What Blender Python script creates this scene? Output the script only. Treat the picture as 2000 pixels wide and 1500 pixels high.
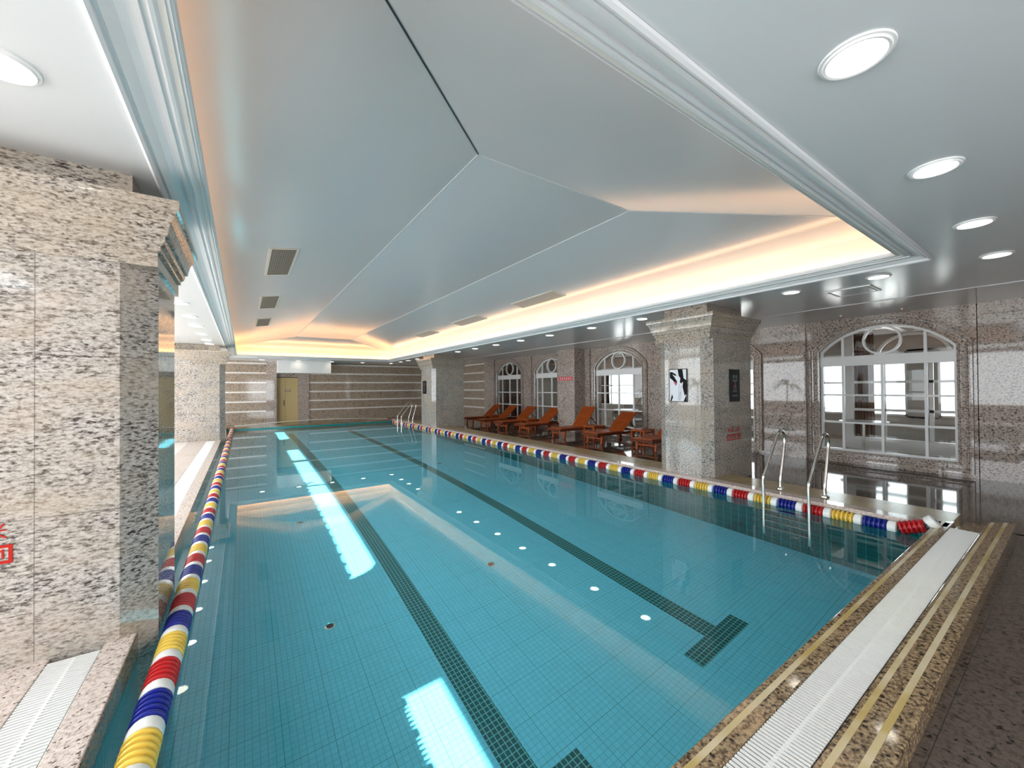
import bpy, math, random
from mathutils import Vector, Matrix
from math import sin, cos, pi, radians, sqrt, atan2

for o in list(bpy.data.objects): bpy.data.objects.remove(o)
S = bpy.context.scene
COL = S.collection

# ------------------------------------------------------------------ camera
F_PX, YAW, PITCH, ROLL, CAM = 768.39, radians(34.352), radians(.532), radians(-.4865), Vector((0, 0, 1.56))
fw = Vector((sin(YAW)*cos(PITCH), cos(YAW)*cos(PITCH), sin(PITCH)))
r0 = Vector((cos(YAW), -sin(YAW), 0)); u0 = r0.cross(fw)
rt = r0*cos(ROLL) + u0*sin(ROLL); up = u0*cos(ROLL) - r0*sin(ROLL)
cd = bpy.data.cameras.new('camera'); cam = bpy.data.objects.new('camera', cd); COL.objects.link(cam)
cd.sensor_width = 36; cd.lens = F_PX/2000*36; cd.clip_start = .02; cd.clip_end = 300
M = Matrix((rt, up, -fw)).transposed().to_4x4(); M.translation = CAM
cam.matrix_world = M
S.camera = cam

# ------------------------------------------------------------------ world, sun, exposure
S.view_settings.view_transform = 'Standard'; S.view_settings.look = 'None'
S.view_settings.gamma = 1; S.view_settings.use_curve_mapping = False
S.view_settings.exposure = 0.62
W = bpy.data.worlds.new('sky'); S.world = W; W.use_nodes = True
bg = W.node_tree.nodes['Background']; bg.inputs[0].default_value = (.90, .96, 1, 1); bg.inputs[1].default_value = 5.5
def lamp(name, kind, energy, color=(1, 1, 1), **kw):
    l = bpy.data.lights.new(name, kind); l.energy = energy; l.color = color
    for k, v in kw.items(): setattr(l, k, v)
    o = bpy.data.objects.new(name, l); COL.objects.link(o); return o
def aim(o, loc, direction):
    o.location = loc; o.rotation_euler = Vector(direction).to_track_quat('-Z', 'Y').to_euler()
sun = lamp('sun', 'SUN', 8.5, (1, .97, .92), angle=radians(.6))
SD = Vector((1, .30, -1.117)).normalized()
aim(sun, (-20, 5, 15), SD)
sun.data.cycles.is_caustics_light = True
# daylight portals in the window openings of the left wall and the hall wall
def portal(x, y0, y1, z0, z1, dx):
    o = lamp('daylight_portal', 'AREA', 1, shape='RECTANGLE', size=z1-z0, size_y=y1-y0)
    o.data.cycles.is_portal = True
    o.location = (x, (y0+y1)/2, (z0+z1)/2); o.rotation_euler = (0, (-pi/2 if dx > 0 else pi/2), 0)
# warm cove lamps inside the tray
def cove(x0, x1, y0, y1, z, e, col):
    o = lamp('cove_lamp', 'AREA', e, col, shape='RECTANGLE', size=max(x1-x0, .03), size_y=max(y1-y0, .03))
    o.location = ((x0+x1)/2, (y0+y1)/2, z); o.rotation_euler = (pi, 0, 0)
    return o
TX0, TX1, TY0, TY1, ZC = -.45, 6.08, .92, 19.53, 2.91
cove(TX0+.02, TX0+.10, TY0+.1, TY1-.1, 3.0, 20, (1, .46, .17))
cove(TX1-.10, TX1-.02, TY0+.1, TY1-.1, 3.0, 36, (1, .56, .29))
cove(TX0+.1, TX1-.1, TY0+.02, TY0+.10, 3.0, 4, (1, .55, .28))
cove(TX0+.1, TX1-.1, TY1-.10, TY1-.02, 3.0, 24, (1, .48, .18))

c = S.cycles
c.use_denoising = True
try: c.denoiser = 'OPENIMAGEDENOISE'
except Exception: pass
c.max_bounces = 12; c.diffuse_bounces = 5; c.glossy_bounces = 5; c.transmission_bounces = 8; c.transparent_max_bounces = 12
c.caustics_refractive = True; c.caustics_reflective = False; c.blur_glossy = .3
c.sample_clamp_indirect = 6

# ------------------------------------------------------------------ materials
class N:
    def __init__(s, name):
        s.m = bpy.data.materials.new(name); s.m.use_nodes = True; s.t = s.m.node_tree
        s.b = s.t.nodes['Principled BSDF']; s.out = s.t.nodes['Material Output']
    def n(s, typ, **kw):
        x = s.t.nodes.new(typ)
        for k, v in kw.items():
            if k.startswith('i_'):
                key = k[2:]; x.inputs[int(key) if key.isdigit() else key].default_value = v
            else: setattr(x, k, v)
        return x
    def l(s, a, b): s.t.links.new(a, b)
    def coords(s, scale=(1, 1, 1)):
        tc = s.n('ShaderNodeTexCoord'); mp = s.n('ShaderNodeMapping'); mp.inputs['Scale'].default_value = scale
        s.l(tc.outputs['Object'], mp.inputs[0]); return mp.outputs[0]
    def math(s, op, a, b=None, cc=None):
        x = s.n('ShaderNodeMath', operation=op)
        for i, v in enumerate((a, b, cc)):
            if v is None: continue
            if isinstance(v, (int, float)): x.inputs[i].default_value = v
            else: s.l(v, x.inputs[i])
        return x.outputs[0]
    def ramp(s, fac, stops):
        x = s.n('ShaderNodeValToRGB'); s.l(fac, x.inputs[0]); e = x.color_ramp.elements
        while len(e) < len(stops): e.new(.5)
        for k, (p, col) in zip(e, stops): k.position = p; k.color = (*col, 1)
        return x.outputs[0]
    def mix(s, fac, a, b):
        x = s.n('ShaderNodeMix', data_type='RGBA')
        if isinstance(fac, (int, float)): x.inputs[0].default_value = fac
        else: s.l(fac, x.inputs[0])
        for i, v in ((6, a), (7, b)):
            if isinstance(v, tuple): x.inputs[i].default_value = (*v, 1)
            else: s.l(v, x.inputs[i])
        return x.outputs[2]
def simple(name, col, rough=.5, metal=0, spec=.5, **kw):
    k = N(name); k.b.inputs['Base Color'].default_value = (*col, 1); k.b.inputs['Roughness'].default_value = rough
    k.b.inputs['Metallic'].default_value = metal; k.b.inputs['Specular IOR Level'].default_value = spec
    for a, v in kw.items(): k.b.inputs[a.replace('_', ' ')].default_value = v
    return k.m
def sawline(k, coord, period, width):
    """1 on a thin line every period"""
    f = k.math('FRACT', k.math('DIVIDE', coord, period))
    return k.math('LESS_THAN', f, width/period)
def granite(name, light, mid, dark, rough=.07, scale=38, flat=2.2, joint=(.9, .62), stripes=False, spec=.5, darkamt=.5, tint=None):
    k = N(name)
    v = k.coords((scale/flat, scale/flat, scale))
    n1 = k.n('ShaderNodeTexNoise', i_Scale=1.0, i_Detail=5.0, i_Roughness=.7); k.l(v, n1.inputs['Vector'])
    v2 = k.coords((scale*.75/flat, scale*.75/flat, scale*.8))
    n2 = k.n('ShaderNodeTexNoise', i_Scale=1.0, i_Detail=3.0, i_Roughness=.6); k.l(v2, n2.inputs['Vector'])
    n3 = k.n('ShaderNodeTexNoise', i_Scale=2.2, i_Detail=3.0); k.l(k.coords((1, 1, 1.6)), n3.inputs['Vector'])
    base = k.ramp(n1.outputs['Fac'], [(.36, mid), (.55, light), (.72, tuple(min(1, x*1.12) for x in light))])
    w = k.math('ADD', k.math('MULTIPLY', n2.outputs['Fac'], 1.0), k.math('MULTIPLY', k.math('SUBTRACT', n3.outputs['Fac'], .5), .12))
    spk = k.ramp(w, [(.34, (1, 1, 1)), (.34+.16*darkamt, (0, 0, 0))])
    col = k.mix(spk, base, dark)
    if tint:
        tt = k.ramp(n3.outputs['Fac'], [(.42, (0, 0, 0)), (.68, (1, 1, 1))])
        col = k.mix(k.math('MULTIPLY', tt, .5), col, tint)
    sx = k.n('ShaderNodeSeparateXYZ'); k.l(k.coords(), sx.inputs[0])
    if joint:
        pz, px = joint
        jz = sawline(k, k.math('ADD', sx.outputs[2], 10.0-.06), pz, .006) if pz else None
        jx = sawline(k, k.math('ADD', k.math('ADD', sx.outputs[0], sx.outputs[1]), 20.13), px, .005)
        j = k.math('MAXIMUM', jz, jx) if jz else jx
        col = k.mix(k.math('MULTIPLY', j, .55), col, tuple(x*.35 for x in mid))
    if stripes:
        f = k.math('FRACT', k.math('DIVIDE', k.math('ADD', sx.outputs[2], 9.0-.515), .45))
        st = k.math('MULTIPLY', k.math('LESS_THAN', f, .16), k.math('GREATER_THAN', sx.outputs[2], .4))
        col = k.mix(k.math('MULTIPLY', st, .9), col, (.88, .85, .82))
    k.l(col, k.b.inputs['Base Color'])
    k.b.inputs['Roughness'].default_value = rough; k.b.inputs['Specular IOR Level'].default_value = spec
    return k.m
M_GRAN = granite('granite_pillar', (.54, .50, .465), (.24, .21, .19), (.04, .034, .03), tint=(.46, .37, .28), rough=.045, scale=100, flat=2.4, darkamt=1.05)
M_GRANC = granite('granite_capital', (.50, .45, .395), (.26, .215, .18), (.04, .034, .03), tint=(.44, .34, .24), rough=.06, scale=105, flat=2.6, darkamt=1.0, joint=None)
M_WALL = granite('granite_wall', (.60, .51, .455), (.30, .235, .20), (.05, .038, .033), rough=.035, darkamt=1.0, scale=50, flat=1.2, joint=(.9, 1.2))
M_STRIPE = granite('granite_striped', (.50, .40, .31), (.27, .20, .15), (.06, .045, .035), darkamt=.8, scale=50, flat=1.2, joint=(.45, 1.2), stripes=True)
M_CURB = granite('granite_curb', (.42, .295, .17), (.17, .105, .055), (.015, .010, .008), scale=80, flat=1.3, joint=(0, .9), darkamt=1.25)
M_CURBP = granite('granite_curb_pink', (.72, .62, .56), (.44, .35, .30), (.10, .075, .065), scale=80, flat=1.3, joint=(0, .9))
M_DECK = granite('granite_deck_dark', (.13, .10, .082), (.075, .058, .046), (.02, .017, .014), scale=40, flat=1.0, joint=(0, 5.0), rough=.06, spec=.32)
M_PALE = granite('granite_deck_pale', (.78, .72, .68), (.55, .48, .44), (.25, .2, .18), scale=50, flat=1.0, joint=(0, 3.0), rough=.2)
def deck_tiles(m):
    k = N.__new__(N); k.m = m; k.t = m.node_tree; k.b = k.t.nodes['Principled BSDF']
    sx = k.n('ShaderNodeSeparateXYZ'); k.l(k.coords(), sx.inputs[0])
    j = k.math('MAXIMUM', sawline(k, k.math('ADD', sx.outputs[0], 20.0), .6, .004), sawline(k, k.math('ADD', sx.outputs[1], 20.0), .6, .004))
    src = k.b.inputs['Base Color'].links[0].from_socket
    k.l(k.mix(k.math('MULTIPLY', j, .6), src, (.02, .016, .012)), k.b.inputs['Base Color'])
deck_tiles(M_DECK)
M_CEIL = simple('ceiling_paint', (.72, .745, .765), rough=.19)
M_VAULT = simple('vault_paint', (.665, .69, .72), rough=.16)
M_MOLD = simple('moulding_paint', (.82, .83, .85), rough=.42)
M_WHITE = simple('white_paint', (.92, .92, .92), rough=.35)
M_TROUGH = simple('cove_inside', (.80, .78, .74), rough=.6)
M_STEEL = simple('stainless_steel', (.72, .72, .70), rough=.16, metal=1)
M_GRATE = simple('white_plastic_grate', (.82, .81, .78), rough=.4)
M_BLACK = simple('black_void', (.02, .02, .02), rough=.7)
def brassy():
    k = N('yellow_inlay'); n = k.n('ShaderNodeTexNoise', i_Scale=3.0, i_Detail=3.0); k.l(k.coords(), n.inputs['Vector'])
    k.l(k.ramp(n.outputs['Fac'], [(.35, (.50, .36, .12)), (.65, (.66, .56, .38))]), k.b.inputs['Base Color']); k.b.inputs['Roughness'].default_value = .25
    return k.m
M_INLAY = brassy()
def ribbed():
    k = N('ribbed_tile'); sx = k.n('ShaderNodeSeparateXYZ'); k.l(k.coords(), sx.inputs[0])
    f = k.math('FRACT', k.math('DIVIDE', sx.outputs[0], .04))
    a = k.math('LESS_THAN', f, .35)
    jy = sawline(k, sx.outputs[1], .12, .006)
    nn = k.n('ShaderNodeTexNoise', i_Scale=4.0); k.l(k.coords(), nn.inputs['Vector'])
    base = k.ramp(nn.outputs['Fac'], [(.4, (.50, .37, .18)), (.6, (.40, .30, .16))])
    col = k.mix(a, base, (.20, .14, .07)); col = k.mix(k.math('MULTIPLY', jy, .6), col, (.25, .18, .1))
    k.l(col, k.b.inputs['Base Color']); k.b.inputs['Roughness'].default_value = .22; k.b.inputs['Specular IOR Level'].default_value = .25
    return k.m
M_RIB = ribbed()
def tile_mat(name, col, grout, px, py, axes, sheet=None, gw=.004, var=.12, rough=.25):
    k = N(name); sx = k.n('ShaderNodeSeparateXYZ'); k.l(k.coords(), sx.inputs[0])
    a, b = [k.math('ADD', sx.outputs[i], 50.0) for i in axes]
    g = k.math('MAXIMUM', sawline(k, a, px, gw), sawline(k, b, py, gw))
    va = k.n('ShaderNodeCombineXYZ')
    k.l(k.math('FLOOR', k.math('DIVIDE', a, px)), va.inputs[0]); k.l(k.math('FLOOR', k.math('DIVIDE', b, py)), va.inputs[1])
    wn = k.n('ShaderNodeTexWhiteNoise', noise_dimensions='2D'); k.l(va.outputs[0], wn.inputs['Vector'])
    c2 = k.mix(k.math('MULTIPLY', wn.outputs['Value'], var), col, tuple(x*.55 for x in col))
    c3 = k.mix(g, c2, grout)
    if sheet:
        s2 = k.math('MAXIMUM', sawline(k, a, sheet*px, gw*1.1), sawline(k, b, sheet*py, gw*1.1))
        c3 = k.mix(s2, c3, tuple(x*.72 for x in grout))
    k.l(c3, k.b.inputs['Base Color']); k.b.inputs['Roughness'].default_value = rough
    return k.m
M_TILE = tile_mat('pool_tile_aqua', (.19, .79, 1.0), (.12, .58, .78), .046, .046, (0, 1), sheet=7, gw=.0045)
M_TILE.node_tree.nodes['Principled BSDF'].inputs['Specular IOR Level'].default_value = 0
M_LANE = tile_mat('pool_tile_dark_lane', (.0, .115, .125), (.12, .58, .64), .041, .046, (0, 1), gw=.007)
M_PWALL = tile_mat('pool_wall_tile_dark', (.0, .15, .16), (.05, .40, .42), .11, .25, (1, 2), gw=.008)
M_PWALLX = tile_mat('pool_wall_tile_teal', (.01, .30, .30), (.05, .5, .5), .11, .25, (0, 2), gw=.006)
M_PWALLL = tile_mat('pool_wall_tile_left', (.05, .36, .40), (.03, .24, .28), .046, .046, (1, 2), gw=.005)
def water_mat():
    k = N('water'); k.t.nodes.remove(k.b)
    g = k.n('ShaderNodeBsdfGlass', i_IOR=1.333, i_Roughness=0.0); g.inputs['Color'].default_value = (.97, 1, 1, 1)
    k.l(g.outputs[0], k.out.inputs[0]); return k.m
M_WATER = water_mat()
def glass_mat(name='window_glass', tint=(.93, .96, .96), r=.0):
    k = N(name); k.t.nodes.remove(k.b)
    tr = k.n('ShaderNodeBsdfTransparent'); tr.inputs[0].default_value = (*tint, 1)
    gl = k.n('ShaderNodeBsdfAnisotropic'); gl.inputs['Roughness'].default_value = r
    fr = k.n('ShaderNodeFresnel', i_IOR=1.5); mx = k.n('ShaderNodeMixShader')
    k.l(fr.outputs[0], mx.inputs[0]); k.l(tr.outputs[0], mx.inputs[1]); k.l(gl.outputs[0], mx.inputs[2]); k.l(mx.outputs[0], k.out.inputs[0])
    return k.m
M_GLASS = glass_mat()
def emis(name, col, s):
    k = N(name); k.b.inputs['Base Color'].default_value = (*col, 1)
    k.b.inputs['Emission Color'].default_value = (*col, 1); k.b.inputs['Emission Strength'].default_value = s; return k.m
M_LENS = emis('downlight_lens', (1, .93, .78), 9.0)
def teak(name, a, b):
    k = N(name); n = k.n('ShaderNodeTexNoise', i_Scale=1.0, i_Detail=4.0); k.l(k.coords((3, 22, 22)), n.inputs['Vector'])
    k.l(k.ramp(n.outputs['Fac'], [(.35, a), (.65, b)]), k.b.inputs['Base Color']); k.b.inputs['Roughness'].default_value = .4; k.b.inputs['Specular IOR Level'].default_value = .2; return k.m
M_TEAK = teak('teak_wood', (.30, .05, .008), (.48, .10, .016))
M_TEAKD = teak('dark_teak_wood', (.10, .022, .008), (.17, .04, .014))
M_RED = simple('red_plastic', (.52, .014, .018), .3); M_BLUE = simple('blue_plastic', (.010, .02, .26), .3)
M_YEL = simple('yellow_plastic', (.82, .57, .09), .3); M_WPL = simple('white_plastic', (.85, .85, .82), .3)
M_REDINK = simple('red_ink', (.46, .025, .016), .7, spec=.1)
M_BLK = simple('black_acrylic', (.010, .010, .011), .6, spec=.12)
M_GREY = simple('grey_ink', (.16, .16, .17), .5)
M_DOOR = simple('door_paint_yellow', (.56, .43, .20), .4)
M_DKMET = simple('dark_metal', (.08, .08, .09), .4, .6)
M_CREAM = simple('cream_vent_frame', (.72, .68, .60), .5)
M_VENTD = simple('vent_slats_shaded', (.30, .27, .23), .5)  # left vents: darkness behind the slats put into their colour
M_VENTP = simple('vent_slats_lit', (.52, .50, .47), .5)  # same slats on the right, coloured paler because their faces show
M_LEAF = simple('palm_leaf', (.05, .13, .03), .45)
M_POT = simple('clay_pot', (.22, .14, .10), .6)
M_SOIL = simple('soil', (.03, .02, .015), .9)
M_ORANGE = simple('orange_lit_ceiling', (.42, .19, .06), .35)  # orange lighting of the hall ceiling put into its base colour
M_CURTAIN = simple('brown_curtain', (.16, .06, .03), .8)
M_LOBBYF = simple('hall_floor_stone', (.45, .38, .33), .12)
M_LOBBYW = simple('hall_wall_plaster', (.50, .46, .42), .6)
M_SOFA = simple('grey_upholstery', (.30, .28, .26), .8)
M_TERR = simple('pale_terrace', (.70, .68, .65), .8)

# ------------------------------------------------------------------ mesh helpers
class MB:
    def __init__(s): s.v = []; s.f = []; s.mi = []
    def add(s, vs, fs, mi=0):
        o = len(s.v); s.v += [tuple(v) for v in vs]
        for f in fs: s.f.append(tuple(i+o for i in f)); s.mi.append(mi)
        return s
    def quad(s, a, b, c_, d, mi=0): return s.add([a, b, c_, d], [(0, 1, 2, 3)], mi)
    def box(s, x0, x1, y0, y1, z0, z1, mi=0):
        vs = [(x, y, z) for z in (z0, z1) for y in (y0, y1) for x in (x0, x1)]
        return s.add(vs, [(0, 2, 3, 1), (4, 5, 7, 6), (0, 1, 5, 4), (2, 6, 7, 3), (0, 4, 6, 2), (1, 3, 7, 5)], mi)
    def obox(s, a, b, w, h, upv=(0, 0, 1), mi=0):
        """bar from a to b, section w (sideways) x h (up)"""
        a, b = Vector(a), Vector(b); d = (b-a).normalized(); sd = d.cross(Vector(upv)).normalized(); u = sd.cross(d)
        vs = [p + sd*i*w/2 + u*j*h/2 for p in (a, b) for j in (-1, 1) for i in (-1, 1)]
        return s.add(vs, [(0, 2, 3, 1), (4, 5, 7, 6), (0, 1, 5, 4), (2, 6, 7, 3), (0, 4, 6, 2), (1, 3, 7, 5)], mi)
    def prism(s, poly, z0, z1, mi=0, caps=True):
        n = len(poly); vs = [(x, y, z0) for x, y in poly] + [(x, y, z1) for x, y in poly]
        fs = [(i, (i+1) % n, (i+1) % n+n, i+n) for i in range(n)]
        if caps: fs += [tuple(range(n-1, -1, -1)), tuple(range(n, 2*n))]
        return s.add(vs, fs, mi)
    def xprism(s, poly, x0, x1, mi=0):
        """poly of (y,z) extruded along x"""
        n = len(poly); vs = [(x0, y, z) for y, z in poly] + [(x1, y, z) for y, z in poly]
        return s.add(vs, [(i, (i+1) % n, (i+1) % n+n, i+n) for i in range(n)] + [tuple(range(n-1, -1, -1)), tuple(range(n, 2*n))], mi)
    def rectsweep(s, x0, x1, y0, y1, prof, mi=0, closed=False):
        """prof: (inset d, z) mitred round a rectangle"""
        L = [[(x0+d, y0+d, z), (x1-d, y0+d, z), (x1-d, y1-d, z), (x0+d, y1-d, z)] for d, z in prof]
        vs = [p for l in L for p in l]; fs = []
        m = len(prof)
        for i in range(m-1 if not closed else m):
            j = (i+1) % m
            for k in range(4): fs.append((i*4+k, i*4+(k+1) % 4, j*4+(k+1) % 4, j*4+k))
        return s.add(vs, fs, mi)
    def tube(s, pts, r, n=12, mi=0, caps=True):
        P = [Vector(p) for p in pts]; rings = []; prev = None
        for i, p in enumerate(P):
            t = (P[min(i+1, len(P)-1)] - P[max(i-1, 0)]).normalized()
            if prev is None:
                a = Vector((0, 0, 1)) if abs(t.z) < .9 else Vector((1, 0, 0)); u = t.cross(a).normalized()
            else: u = (prev - t*prev.dot(t)).normalized()
            prev = u; w = t.cross(u)
            rings.append([p + (u*cos(2*pi*k/n) + w*sin(2*pi*k/n))*r for k in range(n)])
        vs = [v for rg in rings for v in rg]; fs = []
        for i in range(len(P)-1):
            for k in range(n): fs.append((i*n+k, i*n+(k+1) % n, (i+1)*n+(k+1) % n, (i+1)*n+k))
        if caps: fs += [tuple(range(n-1, -1, -1)), tuple(range((len(P)-1)*n, len(P)*n))]
        return s.add(vs, fs, mi)
    def lathe(s, prof, n=24, c=(0, 0, 0), mi=0, axis='z'):
        vs = []
        for r, h in prof:
            for k in range(n):
                a = 2*pi*k/n
                vs.append((c[0]+r*cos(a), c[1]+r*sin(a), c[2]+h) if axis == 'z' else (c[0]+r*cos(a), c[1]+h, c[2]+r*sin(a)))
        fs = [(i*n+k, i*n+(k+1) % n, (i+1)*n+(k+1) % n, (i+1)*n+k) for i in range(len(prof)-1) for k in range(n)]
        return s.add(vs, fs, mi)
    def disc(s, r, z, n=24, c=(0, 0), mi=0, down=False):
        f = list(range(n));
        if down: f = f[::-1]
        return s.add([(c[0]+r*cos(2*pi*k/n), c[1]+r*sin(2*pi*k/n), z) for k in range(n)], [tuple(f)], mi)
    def build(s, name, mats, parent=None, smooth=False, bevel=0):
        me = bpy.data.meshes.new(name); me.from_pydata(s.v, [], s.f); me.validate(); 
        if not isinstance(mats, (list, tuple)): mats = [mats]
        for m in mats: me.materials.append(m)
        if len(me.polygons) == len(s.mi): me.polygons.foreach_set('material_index', s.mi)
        if smooth:
            me.polygons.foreach_set('use_smooth', [True]*len(me.polygons))
            try: me.set_sharp_from_angle(angle=radians(40))
            except Exception: pass
        me.update()
        o = bpy.data.objects.new(name, me); COL.objects.link(o)
        if parent: o.parent = parent
        if bevel:
            b = o.modifiers.new('edge', 'BEVEL'); b.width = bevel; b.segments = 2; b.limit_method = 'ANGLE'
        return o
def struct(o): o['kind'] = 'structure'; return o
def tag(o, label, cat, group=None):
    o['label'] = label; o['category'] = cat
    if group: o['group'] = group
    return o
def thing(name, label, cat, loc=(0, 0, 0), rz=0, group=None):
    o = bpy.data.objects.new(name, None); COL.objects.link(o); o.location = loc; o.rotation_euler = (0, 0, rz)
    o.empty_display_size = .1
    return tag(o, label, cat, group)
def copy_tree(o, parent=None):
    c_ = o.copy(); COL.objects.link(c_)
    if parent: c_.parent = parent
    for ch in list(o.children): copy_tree(ch, c_)
    return c_

# ------------------------------------------------------------------ pool basin
WZ, ZK, ZF, ZP = -.05, .08, -.03, -1.70     # water, curb top, floor, pool bottom
PX0, PX1, PY0, PY1 = -.54, 6.00, .935, 19.2
RX = 10.15; FY = 22.0; LX = -4.0; NY = -3.0
m = MB()
lanes = [(1.47, 1.675, 2.05, 18.2), (3.68, 3.885, 2.12, 18.2)]
tees = [(1.16, 1.985, 1.93, 2.12), (3.33, 4.155, 1.93, 2.12)]
xs = sorted({PX0, PX1, *[v for l in lanes for v in l[:2]], *[v for l in tees for v in l[:2]]})
ys = sorted({PY0, PY1, 1.93, 2.12, 18.2})
for i in range(len(xs)-1):
    for j in range(len(ys)-1):
        cx, cy = (xs[i]+xs[i+1])/2, (ys[j]+ys[j+1])/2
        dark = any(a < cx < b and c_ < cy < d for a, b, c_, d in tees) or any(a < cx < b and 2.12 < cy < 18.2 for a, b, _, _ in lanes)
        m.quad((xs[i], ys[j], ZP), (xs[i+1], ys[j], ZP), (xs[i+1], ys[j+1], ZP), (xs[i], ys[j+1], ZP), 1 if dark else 0)
struct(m.build('floor_pool', [M_TILE, M_LANE]))
zt = .03
struct(MB().box(PX1, PX1+.2, PY0-.1, PY1+.1, ZP-.1, zt).build('wall_pool_right', M_PWALL))
struct(MB().box(PX0-.2, PX0, PY0-.1, PY1+.1, ZP-.1, zt).build('wall_pool_left', M_PWALLL))
struct(MB().box(PX0-.2, PX1+.2, PY1, PY1+.2, ZP-.1, zt).build('wall_pool_far', M_PWALLX))
struct(MB().box(PX0-.2, PX1+.2, PY0-.2, PY0, ZP-.1, zt).build('wall_pool_near', M_PWALLX))
wtr = MB().quad((PX0, PY0, WZ), (PX1, PY0, WZ), (PX1, PY1, WZ), (PX0, PY1, WZ)).build('pool_water', M_WATER, smooth=True)
wtr['kind'] = 'structure'
wtr.cycles.is_caustics_caster = True
for n_ in ('floor_pool',): bpy.data.objects[n_].cycles.is_caustics_receiver = True
for i, (x, y) in enumerate(((.72, 4.35), (.74, 7.1), (2.66, 4.42), (4.2, 9.5))):
    d = thing('pool_drain', ('round steel drain on the pool floor beside the nearer dark lane line', 'small round drain on the pool floor left of the lane line, further off', 'round drain on the pool floor between the two dark lane lines', 'small far drain on the pool floor beyond the right lane line')[i], 'drain', (x, y, ZP))
    MB().lathe([(.05, .0), (.05, .006), (.035, .008)], 20).disc(.05, .001, 20).build('rim', M_STEEL, d, smooth=True)
    MB().disc(.034, .0085, 20).build('grille', M_BLACK, d)

# curb round the pool (granite slabs, grates, inlays)
struct(MB().box(PX1, 6.20, PY0-.1, PY1+.55, zt, ZK).build('trim_curb_right', M_CURBP, bevel=.006))
struct(MB().box(6.20, 6.76, PY0-.1, PY1+.55, ZF-.02, ZK-.001).build('trim_ribbed_tiles_right', M_RIB))
m = MB()   # near curb, mitred against the right strip
yi, yo = PY0, .44
def near(y0, y1, z0, z1, mi=0):
    f = lambda y: 6.20 + (PY0-y)*(.56/.495)
    m.prism([(-1.3, y0), (f(y0), y0), (f(y1), y1), (-1.3, y1)], z0, z1, mi)
near(.822, yi, zt, ZK); near(yo, .622, zt-.06, ZK); near(.61, .84, zt-.06, zt)
struct(m.build('trim_curb_near', M_CURB, bevel=.006))
struct(MB().box(-1.3, 6.1, .615, .835, zt, zt+.004).box(-.90, -.66, 1.3, PY1+.4, zt-.02, zt-.012).build('trim_grate_shade', M_BLACK))  # thin black sheets put the shade between the slats into colour
struct(MB().box(-1.3, 6.74, yo+.012, .80, ZF-.1, .0).build('trim_curb_base_near', M_CURB))
for a, b, n_ in ((.879, .904, 'thin yellow inlay strip along the inner edge of the near pool curb'), (.577, .601, 'yellow inlay strip on the near curb just outside the white grate'), (.494, .520, 'outermost yellow inlay strip of the near pool curb')):
    m = MB(); near(a, b, ZK-.01, ZK+.0012); o = m.build('inlay_strip', M_INLAY); tag(o, n_, 'inlay strip')
struct(MB().box(PX0-.05, PX0+.003, 1.3, PY1, -.10, ZK-.012).build('trim_curb_left_face', M_CURB))
struct(MB().box(-.675, PX0, 1.3, PY1+.55, zt, ZK).box(-1.3, -.885, 1.3, PY1+.55, zt-.08, ZK).box(-.9, -.66, 1.3, PY1+.55, zt-.08, zt-.02).build('trim_curb_left', M_CURBP, bevel=.005))
struct(MB().box(PX0-.7, 6.76, PY1-.006, PY1+.55, -.015, ZK+.0005).build('trim_curb_far', M_CURB, bevel=.006))
# grates
m = MB(); y = 0
x = 1.2-2.2
while x < 6.03:
    m.box(x, x+.0115, .626, .818, ZK-.010, ZK-.002); x += .0215
m.box(-1.0, 6.03, .714, .728, ZK-.022, ZK-.003)
g = m.build('drain_grate', M_GRATE); tag(g, 'long white slatted drain grate along the near pool curb', 'grate')
m = MB(); y = 1.35
while y < PY1+.4:
    if not (3.2 < y < 4.27 or 14.45 < y < 15.5): m.box(-.882, -.678, y, y+.0115, ZK-.010, ZK-.002)
    y += .0215
for a, b in ((1.35, 3.2), (4.27, 14.45), (15.5, 19.6)): m.box(-.787, -.773, a, b, ZK-.022, ZK-.003)
g = m.build('drain_grate', M_GRATE); tag(g, 'white slatted drain grate along the left pool curb, running under the pillars', 'grate')

# ------------------------------------------------------------------ floors
m = MB()
m.box(6.70, RX+.3, NY, FY, ZF-.1, ZF); m.box(LX-.1, 6.75, NY, .46, ZF-.1, ZF); m.box(LX-.1, RX, PY1+.5, FY+.5, ZF-.1, ZF-.0005)
struct(m.build('floor', M_DECK))
struct(MB().box(LX-.1, -1.29, .46, PY1+.56, ZF-.05, ZK-.001).build('floor_left_terrace', M_PALE))
struct(MB().box(-30, LX-.1, -20, 45, -.3, -.02).build('ground_outside', M_TERR))
struct(MB().box(RX+.3, 30, -20, 45, -.3, -.02).build('ground_hall', M_LOBBYF))

# ------------------------------------------------------------------ ceiling with tray and vault
m = MB()
Zt = ZC+.04
SK = [(-2.6, 2.12), (3.3, 10.6), (10.9, 12.7), (14.9, 18.0)]      # made-up skylight slot, out of view, cut to shape sun patches in the pool
SX0, SX1 = -2.60, -2.19
pv = NY
for a, b in SK: m.box(SX0, SX1, pv, a, ZC, Zt); pv = b
m.box(SX0, SX1, pv, FY+.6, ZC, Zt)
for (a, b, c_, d) in ((LX-.1, SX0, NY, FY+.6), (SX1, TX0, NY, FY+.6), (TX1, RX+.2, NY, FY+.6), (TX0, TX1, NY, TY0), (TX0, TX1, TY1, FY+.6)): m.box(a, b, c_, d, ZC, Zt)
struct(m.build('ceiling', M_CEIL))
m = MB()
V = dict(x0=1.78, x1=3.88, y0=3.12, y1=18.05, z=3.70); ze = 3.32; e = .02
a = [(TX0-e, TY0-e, ze), (TX1+e, TY0-e, ze), (TX1+e, TY1+e, ze), (TX0-e, TY1+e, ze)]
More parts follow.
